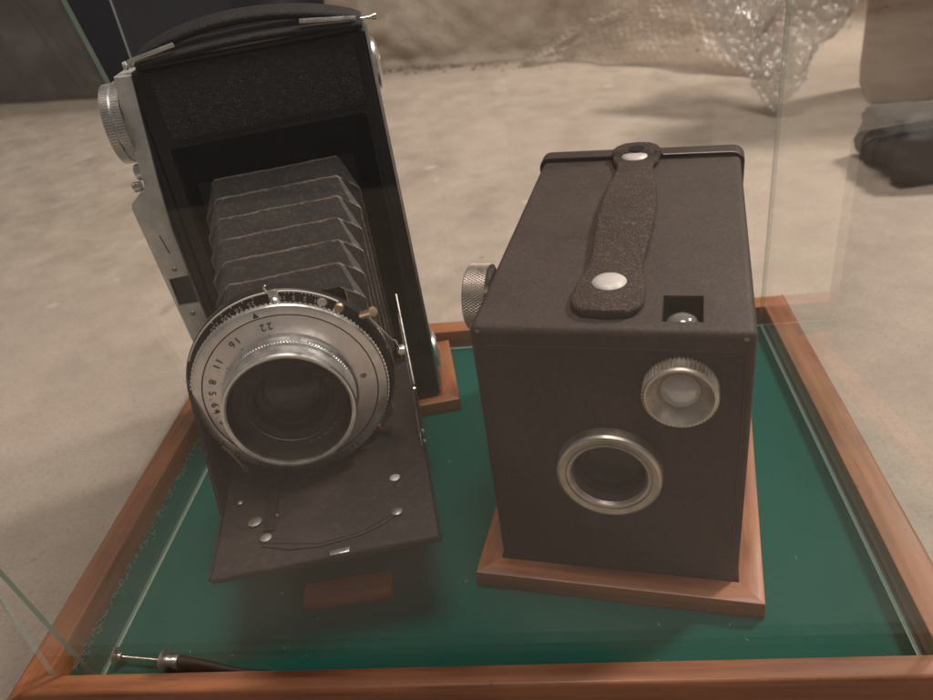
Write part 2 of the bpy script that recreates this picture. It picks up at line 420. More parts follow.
# rough wall behind, running slightly away to the left, with a ragged foot
def wall_fn(u, v):
    x = -150 + 330 * u; z = FZ - .5 + 60 * v ** 1.8
    y = 85.5 - .28 * x if x < 5 else 84.1 - .02 * (x - 5)
    y -= .9 * nz(x, z, 3, .16) + .5 * nz(x, z, 8, .5)
    if v < .12: y -= max(0, (.12 - v) / .12) * (1.3 + 2.2 * nz(x, 0, 5, .22))
    return (x, y, z)
w = grid('wall', M['wall'], wall_fn, 420, 60); tag(w, 'rough stained beige wall along the back of the floor', 'wall')

# ------------------------------------------------------------------ display case
XL, XR, YF, YB, HR, RW = -15.07, 12.92, -3.77, 16.10, .95, 1.08
case = thing('display_case', 'reddish wood framed tray with green felt and upright glass panes round both cameras', 'display case')
def rail(x0, y0, x1, y1, wd, axis, side):
    """mitred rail; (x0,y0)-(x1,y1) the inner edge, outward = side"""
    prof = [(0, FZ + .02), (0, HR - .05), (.02, HR - .01), (.06, HR), (wd - .16, HR), (wd - .06, HR - .025), (wd - .01, HR - .09), (wd, HR - .18), (wd, FZ + .02)]
    t = bmesh.new(); d = Vector((x1 - x0, y1 - y0, 0)).normalized(); rings = []
    n = 12
    for k in range(n + 1):
        ring = []
        for o_, z in prof:
            L0 = -o_; L1 = (Vector((x1, y1, 0)) - Vector((x0, y0, 0))).length + o_
            s = L0 + (L1 - L0) * k / n
            jig = .012 * nz(s, z * 3, x0, .6)
            p = Vector((x0, y0, 0)) + d * s + Vector(side) * (o_ + jig) + Vector((0, 0, z + jig * .6)); ring.append(t.verts.new(p))
        rings.append(ring)
    m = len(prof)
    for A, B in zip(rings, rings[1:]):
        for i in range(m): t.faces.new((A[i], A[(i + 1) % m], B[(i + 1) % m], B[i]))
    t.faces.new(rings[0]); t.faces.new(rings[-1][::-1])
    bmesh.ops.recalc_face_normals(t, faces=t.faces)
    mb = MB(); mb._add(t); return mb.done('rail', M['wood_x' if axis == 0 else 'wood_y'], case, 40)
rail(XL, YF, XR, YF, .76, 0, (0, -1, 0)); rail(XL, YB, XR, YB, RW, 0, (0, 1, 0))
rail(XL, YF, XL, YB, RW, 1, (-1, 0, 0)); rail(XR, YF, XR, YB, RW + .12, 1, (1, 0, 0))
MB().box(XL - .02, XR + .02, YF - .02, YB + .02, -.9, 0).done('felt_base', M['felt'], case, smooth=False)
def pane(x0, x1, y0, y1, z0, z1, thin, parent, name='glass_pane', T=None, em='edge2'):
    mb = MB(); mb.box(x0, x1, y0, y1, z0, z1, T=T)
    mb.b.faces.ensure_lookup_table()
    big = {0: (1, 0, 0), 1: (0, 1, 0)}[thin]; nrm = Vector(big)
    if T is not None: nrm = T.to_3x3() @ nrm
    for f in mb.b.faces:
        f.normal_update(); f.material_index = 0 if abs(f.normal.dot(nrm)) > .9 else 1
    o = mb.done(name, [M['glass'], M[em]], parent, smooth=False); return o
GH = 22.5
pane(XL + .02, XR - .24, YF + .02, YF + .22, .03, GH, 1, case)           # front
pane(XL + .02, XR - .24, YB - .25, YB - .05, .03, GH, 1, case)           # back
pane(XR - .22, XR - .02, YF + .02, YB - .05, .03, GH, 0, case)          # right
MB().box(XR - .24, XR - .10, YF + .3, YB - .2, .004, .035, .01).done('pane_bright_line', M['bright_line'], case)  # thin pale strips draw the bright line where panes meet the felt
MB().box(XL + .1, XR - .26, YB - .30, YB - .16, .004, .035, .01).done('pane_bright_line', M['bright_line'], case)
# left pane slipped out of its groove, leaning outward
lp = thing('loose_glass_pane', 'left glass pane slipped off its wooden rail, leaning outward on the green felt', 'glass pane', (-13.69, 0, .02), (0, R(-9.3), 0))
pane(-.23, 0, YF + .34, YB - .42, .03, 22, 0, lp, 'glass_sheet', em='edge')
for f_ in lp.children[0].data.polygons:
    if f_.normal.z < -.9: f_.material_index = 2
lp.children[0].data.materials.append(M['edge2'])
MB().box(-.11, 0, YF + .36, YB - .5, .0, .028, .008).done('lower_edge', M['bright_line'], lp)  # pale strip painting the bright line along the loose pane's foot

# lint gathered along the left rail: a few loose fluffs, uncountable
mb = MB()
for k in range(230):
    y = random.uniform(-3, 12); x = XL + .03 + abs(random.gauss(0, .16)); z = random.uniform(.02, .12)
    a = random.uniform(0, PI); L = random.uniform(.05, .28)
    p = [(x, y, z), (x + L * .4 * math.cos(a), y + L * .5 * math.sin(a), z + random.uniform(0, .1)), (x + L * .7 * math.cos(a + .5), y + L * math.sin(a + .6), z + random.uniform(-.01, .06))]
    mb.tube(p, .008, 4)
for k in range(60):
    x = random.uniform(-13, 12); y = random.uniform(-3.3, 14); a = random.uniform(0, PI); L = random.uniform(.03, .16)
    mb.tube([(x, y, .012), (x + L * math.cos(a), y + L * math.sin(a), .03)], .007, 4)
o = mb.done('lint', M['lint']); o['kind'] = 'stuff'; tag(o, 'pale lint and dust along the inside of the left rail', 'lint')

# ------------------------------------------------------------------ mitred stand
def stand(root, x0, x1, y0, y1, h, w, sides='FBLR'):
    prof = [(0, .0), (0, h - .02), (.03, h), (w - .09, h), (w - .02, h - .03), (w, h - .09), (w, .02)]
    def one(a, b, out, axis):
        t = bmesh.new(); A = Vector((*a, 0)); B = Vector((*b, 0)); d = (B - A).normalized(); L = (B - A).length; rings = []
        for k in range(7):
            rings.append([t.verts.new(A + d * (-q + (L + 2 * q) * k / 6) + Vector(out) * q + Vector((0, 0, z))) for q, z in prof])
        m = len(prof)
        for P, Q in zip(rings, rings[1:]):
            for i in range(m): t.faces.new((P[i], P[(i + 1) % m], Q[(i + 1) % m], Q[i]))
        t.faces.new(rings[0]); t.faces.new(rings[-1][::-1]); bmesh.ops.recalc_face_normals(t, faces=t.faces)
        mb = MB(); mb._add(t); mb.done('moulding', M['wood_x' if axis == 0 else 'wood_y'], root, 40)
    if 'F' in sides: one((x0, y0), (x1, y0), (0, -1, 0), 0)
    if 'B' in sides: one((x0, y1), (x1, y1), (0, 1, 0), 0)
    if 'L' in sides: one((x0, y0), (x0, y1), (-1, 0, 0), 1)
    if 'R' in sides: one((x1, y0), (x1, y1), (1, 0, 0), 1)
    MB().box(x0 + .01, x1 - .01, y0 + .01, y1 - .01, 0, .12).done('base_board', M['wood_y'], root)

YAWB = -.185
bs = thing('box_camera_stand', 'mitred reddish wooden stand under the boxy camera on green felt', 'stand', (4, 0, .004), (0, 0, YAWB))
stand(bs, -4.03, 4.03, -.03, 14.0, .74, .79)

# ------------------------------------------------------------------ box camera (local: x right, y back, z up; z=0 at its bottom)
Z0 = .6                                    # it sits this deep in the stand
bc = thing('box_camera', 'boxy black leatherette camera with worn leather carrying handle, seated in wooden stand', 'camera', (4, 0, .14), (0, 0, YAWB))
H = 9.75 + Z0
body = MB().box(-4, 4, 0, 13.4, 0, H, .24, 4).done('body', M['box'], bc, 30)
c = MB().box(1.47, 2.60, .50, 1.95, H - 1.5, H + 1).done('c', M['pit']); c.matrix_world = Matrix(); c.parent = bc; cut(body, c)
c = MB().lathe([(0, -1), (1.12, -1), (1.12, 1.5), (0, 1.5)], 48, TR((-.05, .9, 4.62 + Z0), PI / 2)).done('c', M['pit']); c.parent = bc; cut(body, c)
MB().box(1.475, 2.595, .505, 1.945, H - 1.49, H - 1.42).box(1.472, 1.49, .505, 1.945, H - 1.42, H - .06).box(2.58, 2.598, .505, 1.945, H - 1.42, H - .06).box(1.49, 2.58, .502, .52, H - 1.42, H - .06).box(1.49, 2.58, 1.93, 1.948, H - 1.42, H - .06).done('window_well', M['pit'], bc)
MB().lathe([(0, .40), (.2, .38), (.38, .27), (.5, .10), (.53, 0)], 32, TR((2.03, 1.12, H - .56))).done('window_lens', flat('window_lens', (.16, .155, .15), .12, 0, Coat_Weight=1.0), bc)
# back cover with overlapping rim
mb = MB()
def rrect(x0, x1, z0, z1, r, n=8):
    P = []
    for cx, cz, a in ((x1 - r, z1 - r, 0), (x0 + r, z1 - r, 90), (x0 + r, z0 + r, 180), (x1 - r, z0 + r, 270)):
        for k in range(n + 1): P.append((cx + r * math.cos(R(a + 90 * k / n)), cz + r * math.sin(R(a + 90 * k / n))))
    return P
mb.prism(rrect(-4.15, 4.15, -.02, H + .19, .45), 13.15, 13.95, .06, T=Matrix(((1, 0, 0, 0), (0, 0, 1, 0), (0, 1, 0, 0), (0, 0, 0, 1))))
bmesh.ops.recalc_face_normals(mb.b, faces=mb.b.faces); mb.done('back_cover', M['box'], bc, 30)
mb = MB(); 
mb.tube([(1.0, 13.13, H + .17), (3.65, 13.13, H + .17), (3.88, 13.13, H + .12), (4.05, 13.14, H - .04)], .03, 6); mb.done('cover_edge', M['dimrivet'], bc)
# embossed lines on the front: rounded frame and big circle
mb = MB()
def rrect(x0, x1, z0, z1, r, n=8):
    P = []
    for cx, cz, a in ((x1 - r, z1 - r, 0), (x0 + r, z1 - r, 90), (x0 + r, z0 + r, 180), (x1 - r, z0 + r, 270)):
        for k in range(n + 1): P.append((cx + r * math.cos(R(a + 90 * k / n)), cz + r * math.sin(R(a + 90 * k / n))))
    return P
P = rrect(-3.72, 3.72, .5, H - .62, .35); mb.tube([(x, .0, z) for x, z in P + P[:1]], .028, 6, cap=False)
mb.tube([(-.05 + 2.75 * math.cos(a), .004, 4.62 + Z0 + 2.75 * math.sin(a)) for a in [2 * PI * k / 72 for k in range(73)]], .012, 6, cap=False)
mb.done('embossing', M['box'], bc)
# taking lens ring
TF = TR((-.05, 0, 4.62 + Z0), PI / 2)      # local z -> -y (forward)
lr = MB().lathe([(1.14, -.2), (1.14, .30), (1.20, .40), (1.52, .47), (1.60, .44), (1.64, .36), (1.64, -.02)], 96, TF).done('lens_ring', M['dull'], bc, 25)
MB().lathe([(1.30, .452), (1.31, .466), (1.33, .46)], 96, TF).done('ring_groove', M['dimrivet'], lr)
MB().lathe([(0, -.18), (.6, -.12), (1.13, -.3)], 64, TF).done('lens_glass', M['lens'], lr)
MB().lathe([(0, -.6), (.35, -.62), (.36, -.45), (1.135, -.4), (1.135, -.25)], 64, TF).done('lens_board', M['pit'], lr)
# viewfinder with knurled bezel
TV = TR((2.03, 0, 7.88 + Z0), PI / 2)
vf = MB().knurl(1.06, -.02, .50, 56, .055, TV).lathe([(1.03, .50), (.99, .56), (.93, .56), (.56, .14), (.55, .05)], 72, TV).done('viewfinder_bezel', M['dull'], bc, 25)
MB().lathe([(.57, .12), (.54, .24), (.42, .36), (.22, .44), (0, .46)], 48, TV).done('viewfinder_lens', flat('viewfinder_lens', (.62, .60, .60), .16, .25, Coat_Weight=1.0), vf)
# carrying handle: leather strip bowed between two rivets
pts = []; wid = []
HW = [(.55, .10), (.62, .62), (.85, .88), (1.2, 1.0), (1.7, 1.03), (2.2, 1.0), (2.7, .9), (3.2, .80), (3.8, .80), (5, .86), (6.5, .93), (8, .93), (9.4, .86), (10.6, .74), (11.4, .66), (11.9, .70), (12.3, .84), (12.8, .93), (13.3, .93), (13.7, .80), (13.95, .58), (14.05, .10)]
for i in range(len(HW) - 1):
    for k in range(4):
        t = k / 4; y = HW[i][0] * (1 - t) + HW[i + 1][0] * t; wv = HW[i][1] * (1 - t) + HW[i + 1][1] * t
        up = 0
        if 2.9 < y < 12.0: up = .16 * math.sin(PI * (y - 2.9) / 9.1) ** .8
        pts.append((-.08 + .10 * math.sin((y - 2) * .28), y, H + .17 + up + .03 * nz(y, 3, 1, .9) + (.14 if y > 12.9 else 0))); wid.append(1.05 * wv * (1 + .03 * nz(y, 7, 1, 2.2)))
hs_ = MB().ribbon(pts, wid, .24).done('handle', M['strap'], bc, 60)
for y, z in ((2.25, .30), (12.72, .30)):
    MB().lathe([(0, .07), (.3, .06), (.46, .03), (.52, -.03), (.52, -.1)], 40, TR((-.12, y, H + z + .02))).done('rivet', M['rivet'], hs_)
MB().lathe([(0, .0), (.34, .0), (.38, -.05)], 24, TR((-.08, 13.20, H + .455))).done('rivet_hole', M['pit'], hs_)
# winding knob on the left side
TK = TR((-4.0, 3.6, 8.68 + Z0), 0, -PI / 2) @ Matrix.Diagonal((.82, .82, 1, 1))
mb = MB().lathe([(0, .0), (.45, 0), (.45, .2), (0, .2)], 32, TK)
n = 72
for z0 in [.2 + .08 * k for k in range(9)]:                      # crossed knurling: rows of offset teeth
    mb.knurl(1.38, z0, z0 + .065, n, .045, TK @ Matrix.Rotation((round((z0 - .2) / .08) % 2) * PI / n, 4, 'Z'))
mb.lathe([(0, .2), (1.34, .2), (1.34, .92), (1.26, .97), (1.15, .94), (0, .94)], 72, TK)
mb.done('winding_knob', M['dull'], bc, 30)
for x, z in ((-3.72, H - .13), (3.70, H - .20)):
    MB().lathe([(0, .02), (.05, .015), (.07, 0)], 16, TR((x, -.005, z), PI / 2)).done('corner_scuff_glint', M['dimrivet'], bc)  # small pale discs stand in for scuffed highlights on the worn corners

# ------------------------------------------------------------------ folding camera (local: x = width, -y = toward the viewer, z up)
FO = (-3.1, 10.8, .7)
Rm = Matrix.Rotation(R(12.5), 3, 'Z') @ Matrix.Rotation(R(-3), 3, 'X') @ Matrix.Rotation(R(-.9), 3, 'Y')
fe = Rm.to_euler()
fst = thing('folding_camera_stand', 'reddish wooden stand under the upright folding camera', 'stand', (-3.1, 10.8, .004), (0, 0, R(10.5)))
stand(fst, -8.4, .02, .35, 4.1, .68, .80)
blk = MB().box(-1.6, 1.6, -.45, .5, 0, .42, .05, 2).done('wooden_block', M['wood_dx']); blk.location = Vector((-5.6, -.1, .006)) * S; blk.rotation_euler = (0, 0, R(9))
tag(blk, 'small reddish wood strip lying on the felt below the folding camera bed', 'wood block')

fc = thing('folding_camera', 'black folding bellows camera standing upright with silver lens dial, bed dropped open', 'camera', FO, fe)
D = 3.4
bx = MB().box(-8.8, 0, 0, D, 0, 16.4, .22, 3).done('body', M['black'], fc, 30)
cc = MB().box(-8.25, -.62, -1, 1.9, 2.6, 13.45, .1, 2).done('c', M['pit']); cc.parent = fc; cut(bx, cc)
MB().box(-8.24, -.63, 1.8, 1.88, 2.61, 13.44).box(-8.24, -8.18, .1, 1.8, 2.61, 13.44).box(-.69, -.63, .1, 1.8, 2.61, 13.44).done('film_chamber', M['pit'], fc)
# leather on the rounded upper chamber
def skin(u, v):
    x = -8.05 + 7.5 * u; z = 13.62 + 2.62 * v
    return (x, -.03 - .10 * math.sin(PI * min(1, max(0, v))) ** .6 if 0 < v < 1 else .01, z)
grid('leather_panel', M['skin'], skin, 40, 24, fc)
for x in (-7.15, -1.35): MB().tube([(x, -.015, 13.66), (x, -.10, 13.85), (x, -.145, 14.9), (x, -.10, 16.0), (x, -.015, 16.2)], .022, 6).done('leather_seam', M['skin'], fc)
MB().tube([(-8.2, -.02, 13.52), (-.75, -.02, 13.52), (-.5, -.02, 13.3), (-.48, -.02, 9.0), (-.46, -.02, 3)], .045, 8).done('opening_trim', M['black'], fc)
MB().box(-8.5, -.25, .1, 2.6, 16.38, 16.55, .06).done('end_plate', M['black'], fc)
# chrome edging down the right side
MB().box(-.06, .07, -.03, .12, .3, 16.5, .03).done('side_trim', M['satin'], fc)
MB().box(-.02, .06, .5, D - .2, .5, 16.2, .03).done('side_cover', M['black'], fc)
for z, r in ((14.9, 1.0), (1.55, 1.05)):
    k = MB().lathe([(0, .22), (r * .6, .22), (r * .8, .18), (r, .10), (r, -.02)], 48, TR((.08, 1.6, z), 0, PI / 2)).done('spool_knob', M['satin'], fc)
    MB().lathe([(0, .0), (.3, 0), (.34, -.06)], 24, TR((.32, 1.6, z), 0, PI / 2)).done('knob_screw', M['dimrivet'], k)
# silver top plate on the left, with finder window
out = [(-8.66, 16.3), (-9.28, 16.36), (-9.42, 15.4), (-9.52, 14.0), (-9.60, 12.6), (-9.66, 12.2), (-9.95, 12.02), (-10.34, 11.72), (-10.40, 11.5), (-10.22, 8.4), (-10.05, 5.6), (-10.0, 5.28), (-9.85, 5.10), (-9.45, 5.05), (-9.12, 5.12), (-9.10, 6.3), (-9.16, 8.5), (-9.18, 10.5), (-9.05, 12.4), (-8.84, 14.5)]
tp = MB().prism([(x, z) for x, z in out], 0, 2.5, .05, T=Matrix(((1, 0, 0, 0), (0, 0, 1, -.12), (0, 1, 0, 0), (0, 0, 0, 1))))
bmesh.ops.recalc_face_normals(tp.b, faces=tp.b.faces)
tp = tp.done('top_plate', M['plate'], fc, 30)
cc = MB().box(-10.02, -9.20, -1, .6, 7.15, 8.42).done('c', M['pit']); cc.parent = fc; cut(tp, cc)
fwn = MB().box(-10.03, -9.19, .05, .3, 7.14, 8.43).done('finder_window', M['deep'], tp)
for x, z in ((-9.66, 8.78), (-9.60, 6.72)): MB().lathe([(0, .07), (.08, .06), (.11, 0)], 16, TR((x, -.12, z), PI / 2)).done('plate_screw', M['dimrivet'], tp)
MB().tube([(-9.75, -.13, 10.3), (-9.68, -.13, 9.9), (-9.62, -.13, 9.5)], .02, 5).done('engraving', M['black_ink'], tp)
MB().box(-9.1, -8.78, .05, 2.6, .4, 16.2, .05).done('left_wall', M['black'], fc)
# winding knob and small lugs at the far left
TW = TR((-9.35, 1.15, 14.52), 0, -PI / 2)
mb = MB().lathe([(0, 0), (1.0, 0), (1.0, .12), (0, .12)], 48, TW)
mb.knurl(1.55, .10, .40, 90, .05, TW).knurl(1.50, .52, .84, 90, .05, TW).lathe([(0, .1), (1.40, .1), (1.40, .84), (1.40, .86), (1.1, .88), (0, .86)], 72, TW)
mb.done('winding_knob', M['satin'], fc, 30)
MB().lathe([(0, 0), (.32, 0), (.32, .42), (.26, .48), (0, .48)], 32, TR((-9.45, .5, 12.75), 0, -PI / 2)).done('release_button', M['satin'], fc)
MB().lathe([(0, 0), (.2, 0), (.2, .28), (.14, .34), (0, .34)], 24, TR((-9.9, .5, 12.2), 0, -PI / 2)).done('release_button', M['chrome'], fc)
# leather carrying strap with wire loops, arched over the top end
pts = []; wid = []
for k in range(41):
    t = k / 40; x = -8.35 + 8.2 * t
    z = 16.72 + .80 * math.sin(PI * (t ** .92)) ** .75; pts.append((x, .55, z)); wid.append(.42 * (1 - .25 * abs(2 * t - 1) ** 6))
st = MB().ribbon(pts, wid, .30, side=Vector((0, 1, .42))).done('carrying_strap', M['pit2'], fc, 60)
MB().ribbon([(-8.4 + 8.3 * k / 20, .45, 16.66 + .22 * math.sin(PI * k / 20)) for k in range(21)], [.7] * 21, .25, side=Vector((0, 1, .2))).done('strap_gap_filler', M['pit2'], st, 60)  # dark ribbon added to keep the gap under the strap black
MB().tube([(-8.62, -.15, 16.72), (-8.5, -.16, 16.78), (-6.85, -.16, 17.05)], .085, 8).done('wire_loop', M['satin'], st)
MB().tube([(-2.3, -.16, 17.05), (-.5, -.16, 16.84), (-.3, -.10, 16.8)], .085, 8).done('wire_loop', M['satin'], st)
MB().lathe([(0, 0), (.07, 0), (.07, .42), (.13, .44), (.13, .58), (0, .6)], 16, TR((-.12, .1, 16.72), 0, PI / 2)).done('strap_pin', M['chrome'], fc)
MB().lathe([(0, 0), (.1, 0), (.1, .3), (.16, .32), (.14, .44), (0, .46)], 16, TR((-8.5, .4, 16.6), 0, -PI / 2)).done('strap_pin', M['rivet'], fc)

# dropped bed
HB = 2.45
bed = MB().prism([(-8.55, .3), (-1.02, .3), (-1.02, -12.0), (-1.12, -12.1), (-8.5, -11.75), (-8.6, -11.65)], HB - .14, HB, .03, mi=0)
bed = bed.done('bed', M['bedblack'], fc, 30)
MB().tube([(-8.56, -.4, HB), (-8.58, -11.68, HB + .02)], .055, 6).tube([(-8.55, -11.72, HB + .02), (-1.08, -12.05, HB + .02)], .055, 6).tube([(-1.05, -12.0, HB + .02), (-1.05, -.4, HB)], .05, 6).done('bed_rim', M['black'], bed)
MB().tube([(-6.97, -10.6, HB + .0), (-6.0, -11.05, HB + .01), (-5.0, -11.22, HB + .01), (-3.65, -11.1, HB + .01), (-2.8, -10.8, HB + .01), (-2.25, -10.3, HB)], .06, 8).done('bed_ridge', M['bedblack'], bed)
MB().prism([(-6.9, -10.5), (-5.0, -11.1), (-3.6, -11.0), (-2.3, -10.3), (-2.2, -2), (-6.9, -2)], HB - .02, HB + .03, .02).done('bed_panel', M['bedblack'], bed)
for x, y, r, m in ((-2.31, -8.59, .19, 'rivet'), (-2.36, -10.40, .20, 'dimrivet'), (-6.86, -10.29, .20, 'dimrivet'), (-7.32, -9.33, .25, 'dimrivet'), (-6.7, -7.9, .15, 'dimrivet'), (-7.98, -8.09, .12, 'dimrivet'), (-6.55, -9.25, .07, 'dimrivet')):
    MB().lathe([(0, .07), (r * .6, .065), (r, .03), (r, -.02)], 24, TR((x, y, HB + .05))).done('rivet', M[m], bed)
MB().box(-4.65, -4.0, -11.85, -11.62, HB - .02, HB + .10, .03).done('bed_catch', M['satin'], bed)
MB().box(-6.95, -6.55, -10.0, -7.6, HB + .02, HB + .12, .04).done('guide_rail', M['black'], bed)
# side wing on the left of the bed, tall near the lens and running down to the bed
MX = Matrix(((0, 0, 1, 0), (-1, 0, 0, 0), (0, 1, 0, 0), (0, 0, 0, 1)))   # (d, h, s) -> (x=s, y=-d, z=h)
MB().prism([(4.2, HB), (4.4, 5.6), (5.9, 6.75), (6.5, 6.98), (6.82, 6.92), (6.98, 6.6), (7.75, 4.66), (8.62, HB)], -8.66, -8.52, .04, T=MX).done('side_wing', M['bedblack'], bed)
# struts on the right
ss = MB().ribbon([(-1.08, -2.6, 5.95), (-1.1, -4.0, 5.0), (-1.12, -5.6, 3.75), (-1.12, -5.75, 3.45), (-1.15, -7.25, 2.65)], [.07] * 5, .05, side=Vector((0, .5, 1))).done('strut', M['chrome'], fc)
MB().ribbon([(-1.0, -2.2, 6.6), (-1.0, -3.9, 5.3), (-1.0, -5.2, 4.1)], [.13] * 3, .07, side=Vector((0, .5, 1))).done('strut', M['satin'], fc)
for y, z in ((-2.7, 6.1), (-5.3, 3.95), (-7.2, 2.75), (-6.8, 2.95)):
    MB().lathe([(0, .1), (.10, .08), (.14, 0)], 16, TR((-1.05, y, z), 0, PI / 2)).done('pivot', M['satin'], ss)

# bellows
def make_bellows():
    NF = 6; steps = 2 * NF; y0, y1 = .2, -6.0
    rings = []
    for k in range(steps + 1):
        t = k / steps; ridge = (k % 2 == 0)
        dd = y0 + (y1 - y0) * t
        zc_top = 11.58 + (8.72 - 11.58) * t; zb = 3.6 + (3.1 - 3.6) * t
        hw = 2.90 + (2.36 - 2.90) * t; xc = -4.62 + .0 * t
        a = .40
        top = zc_top + (a if ridge else -a * .95); w_ = hw + (-a * .85 if ridge else a * .62); bot = zb - (a * .5 if ridge else -a * .5)
        ch = .14 if ridge else .34
        rings.append((dd, xc, w_, top, bot, ch))
    SUB = 7; secs = []
    for k in range(steps):
        for s_ in range(SUB):
            t = s_ / SUB; A, B = rings[k], rings[k + 1]
            secs.append((tuple(a * (1 - t) + b * t for a, b in zip(A, B)), 1 - 2 * min(t, 1 - t)))
    secs.append((rings[-1], 1))
    def around(sec):
        d, xc, w_, top, bot, ch = sec; P = []; NX = 26; NZ = 16
        corner = [(xc - w_, bot), (xc - w_, top - ch), (xc - w_ + ch, top), (xc + w_ - ch, top), (xc + w_, top - ch), (xc + w_, bot)]
        segn = [NZ, 3, NX, 3, NZ, NX]
        for i in range(6):
            a = corner[i]; b = corner[(i + 1) % 6]
            for q in range(segn[i]):
                t = q / segn[i]; P.append(((a[0] + (b[0] - a[0]) * t, d, a[1] + (b[1] - a[1]) * t), i in (1, 3), q == 0))
        return P
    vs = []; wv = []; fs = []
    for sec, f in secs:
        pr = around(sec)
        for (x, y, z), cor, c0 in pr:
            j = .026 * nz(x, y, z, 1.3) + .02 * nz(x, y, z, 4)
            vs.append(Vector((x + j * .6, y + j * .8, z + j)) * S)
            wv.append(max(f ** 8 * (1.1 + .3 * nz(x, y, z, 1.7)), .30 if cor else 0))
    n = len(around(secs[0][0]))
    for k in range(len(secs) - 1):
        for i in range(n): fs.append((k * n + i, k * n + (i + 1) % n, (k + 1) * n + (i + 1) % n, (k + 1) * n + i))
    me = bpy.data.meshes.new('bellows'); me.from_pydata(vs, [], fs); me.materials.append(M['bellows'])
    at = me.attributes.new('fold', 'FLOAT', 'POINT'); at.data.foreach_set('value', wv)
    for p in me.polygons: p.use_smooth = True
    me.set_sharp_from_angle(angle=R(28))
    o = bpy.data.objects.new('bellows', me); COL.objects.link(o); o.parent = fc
make_bellows()
MB().box(-7.75, -1.5, .25, .5, 3.0, 11.9, .05).done('bellows_frame', M['pit'], fc)

# lens standard and shutter; axis toward the viewer
LX, LZ = -5.22, 5.93
TL = TR((LX, 0, LZ), PI / 2) @ Matrix.Diagonal((1.06, 1.06, 1, 1))
mb = MB().prism([(x, z) for x, z in rrect(-7.9, -2.5, HB + .1, 8.2, 1.0)], 5.45, 5.75, .05, T=Matrix(((1, 0, 0, 0), (0, 0, -1, 0), (0, 1, 0, 0), (0, 0, 0, 1))))
bmesh.ops.recalc_face_normals(mb.b, faces=mb.b.faces); ls = mb.done('lens_standard', M['bedblack'], fc)
sh = MB().lathe([(0, 5.7), (3.3, 5.7), (3.46, 5.78), (3.48, 6.22), (3.42, 6.30), (0, 6.30)], 120, TL).done('shutter_housing', M['black'], fc, 30)
# speed scale: pale outlined arc with figures on the top of the housing
mb = MB()
def arc(r, a0, a1, z, th=.022, n=60): return [(r * math.cos(R(a0 + (a1 - a0) * k / n)), r * math.sin(R(a0 + (a1 - a0) * k / n)), z) for k in range(n + 1)]
mb.tube(arc(3.42, 50, 152, 6.30), .030, 6, TL); mb.tube(arc(2.99, 50, 152, 6.33), .026, 6, TL)
mb.tube([(2.99 * math.cos(R(50)), 2.99 * math.sin(R(50)), 6.33), (3.42 * math.cos(R(50)), 3.42 * math.sin(R(50)), 6.30)], .028, 6, TL)
mb.done('scale_frame', M['white_ink'], sh)
mb = MB()
for s_, a in (('1', 62), ('2', 68), ('5', 74.5), ('10', 81), ('25', 99), ('50', 107), ('100', 115.5), ('250', 125)):
    ring_text(mb, s_, .21, 3.20, 6.33, a, True, TL)
for a in (60, 61.3, 62.6, 64, 66, 68, 70, 74.5, 77, 79, 97, 103, 110, 117, 124):
    mb.tube([(3.335 * math.cos(R(a)), 3.335 * math.sin(R(a)), 6.325), (3.40 * math.cos(R(a)), 3.40 * math.sin(R(a)), 6.31)], .018, 4, TL)
ring_text(mb, 'B', .15, 3.33, 6.31, 57.5, True, TL)
mb.done('speed_lettering', M['white_ink'], sh)
MB().lathe([(0, .06), (.12, .05), (.17, 0)], 20, TL @ T_((3.20 * math.cos(R(58)), 3.20 * math.sin(R(58)), 6.30))).done('speed_stud', M['rivet'], sh)
# speed dial
dl = MB().knurl(3.26, 6.76, 6.88, 130, .05, TL).lathe([(3.05, 6.3), (3.05, 6.77)], 96, TL).lathe([(3.22, 6.88), (3.18, 6.93), (3.12, 6.945), (2.90, 6.95), (2.88, 6.93)], 144, TL).done('speed_dial', M['satin'], fc, 25)
MB().lathe([(2.895, 6.88), (2.895, 6.94), (2.86, 6.94), (2.86, 6.88)], 120, TL).done('dial_groove', M['black_ink'], dl)
ad = MB().lathe([(2.86, 6.90), (2.85, 6.935), (2.15, 7.02), (2.12, 6.9)], 120, TL).done('aperture_dial', M['pink'], dl, 40)
mb = MB()
TA = TL
for s_, a in (('22', 93), ('16', 119), ('11', 141), ('8', 157), ('5.6', 172), ('4.5', 188)):
    ring_text(mb, s_, .34, 2.56, 7.0, a, True, TA)
    mb.tube([(2.20 * math.cos(R(a)), 2.20 * math.sin(R(a)), 7.02), (2.27 * math.cos(R(a)), 2.27 * math.sin(R(a)), 7.01)], .013, 4, TL)
t = bmesh.new()
a = R(97)
mb.prism([(2.93, -.10), (2.93, .10), (3.13, 0)], 6.945, 6.965, T=TL @ Matrix.Rotation(a, 4, 'Z'))
mb.done('aperture_lettering', M['black_ink'], ad)
mb = MB(); ring_text(mb, 'Balda', .22, 3.04, 6.97, -66, True, TL, step=4.2); mb.done('rim_lettering', M['black_ink'], dl)
for a in (2, 205):
    s1 = MB().lathe([(0, .05), (.09, .045), (.13, 0)], 20, TL @ T_((2.44 * math.cos(R(a)), 2.44 * math.sin(R(a)), 6.955))).done('dial_screw', M['dimrivet'], ad)
MB().box(-.09, .09, -.12, .12, 6.96, 7.12, .03, T=TL @ Matrix.Rotation(R(202), 4, 'Z') @ T_((2.44, 0, 0))).done('aperture_index', M['black'], ad)
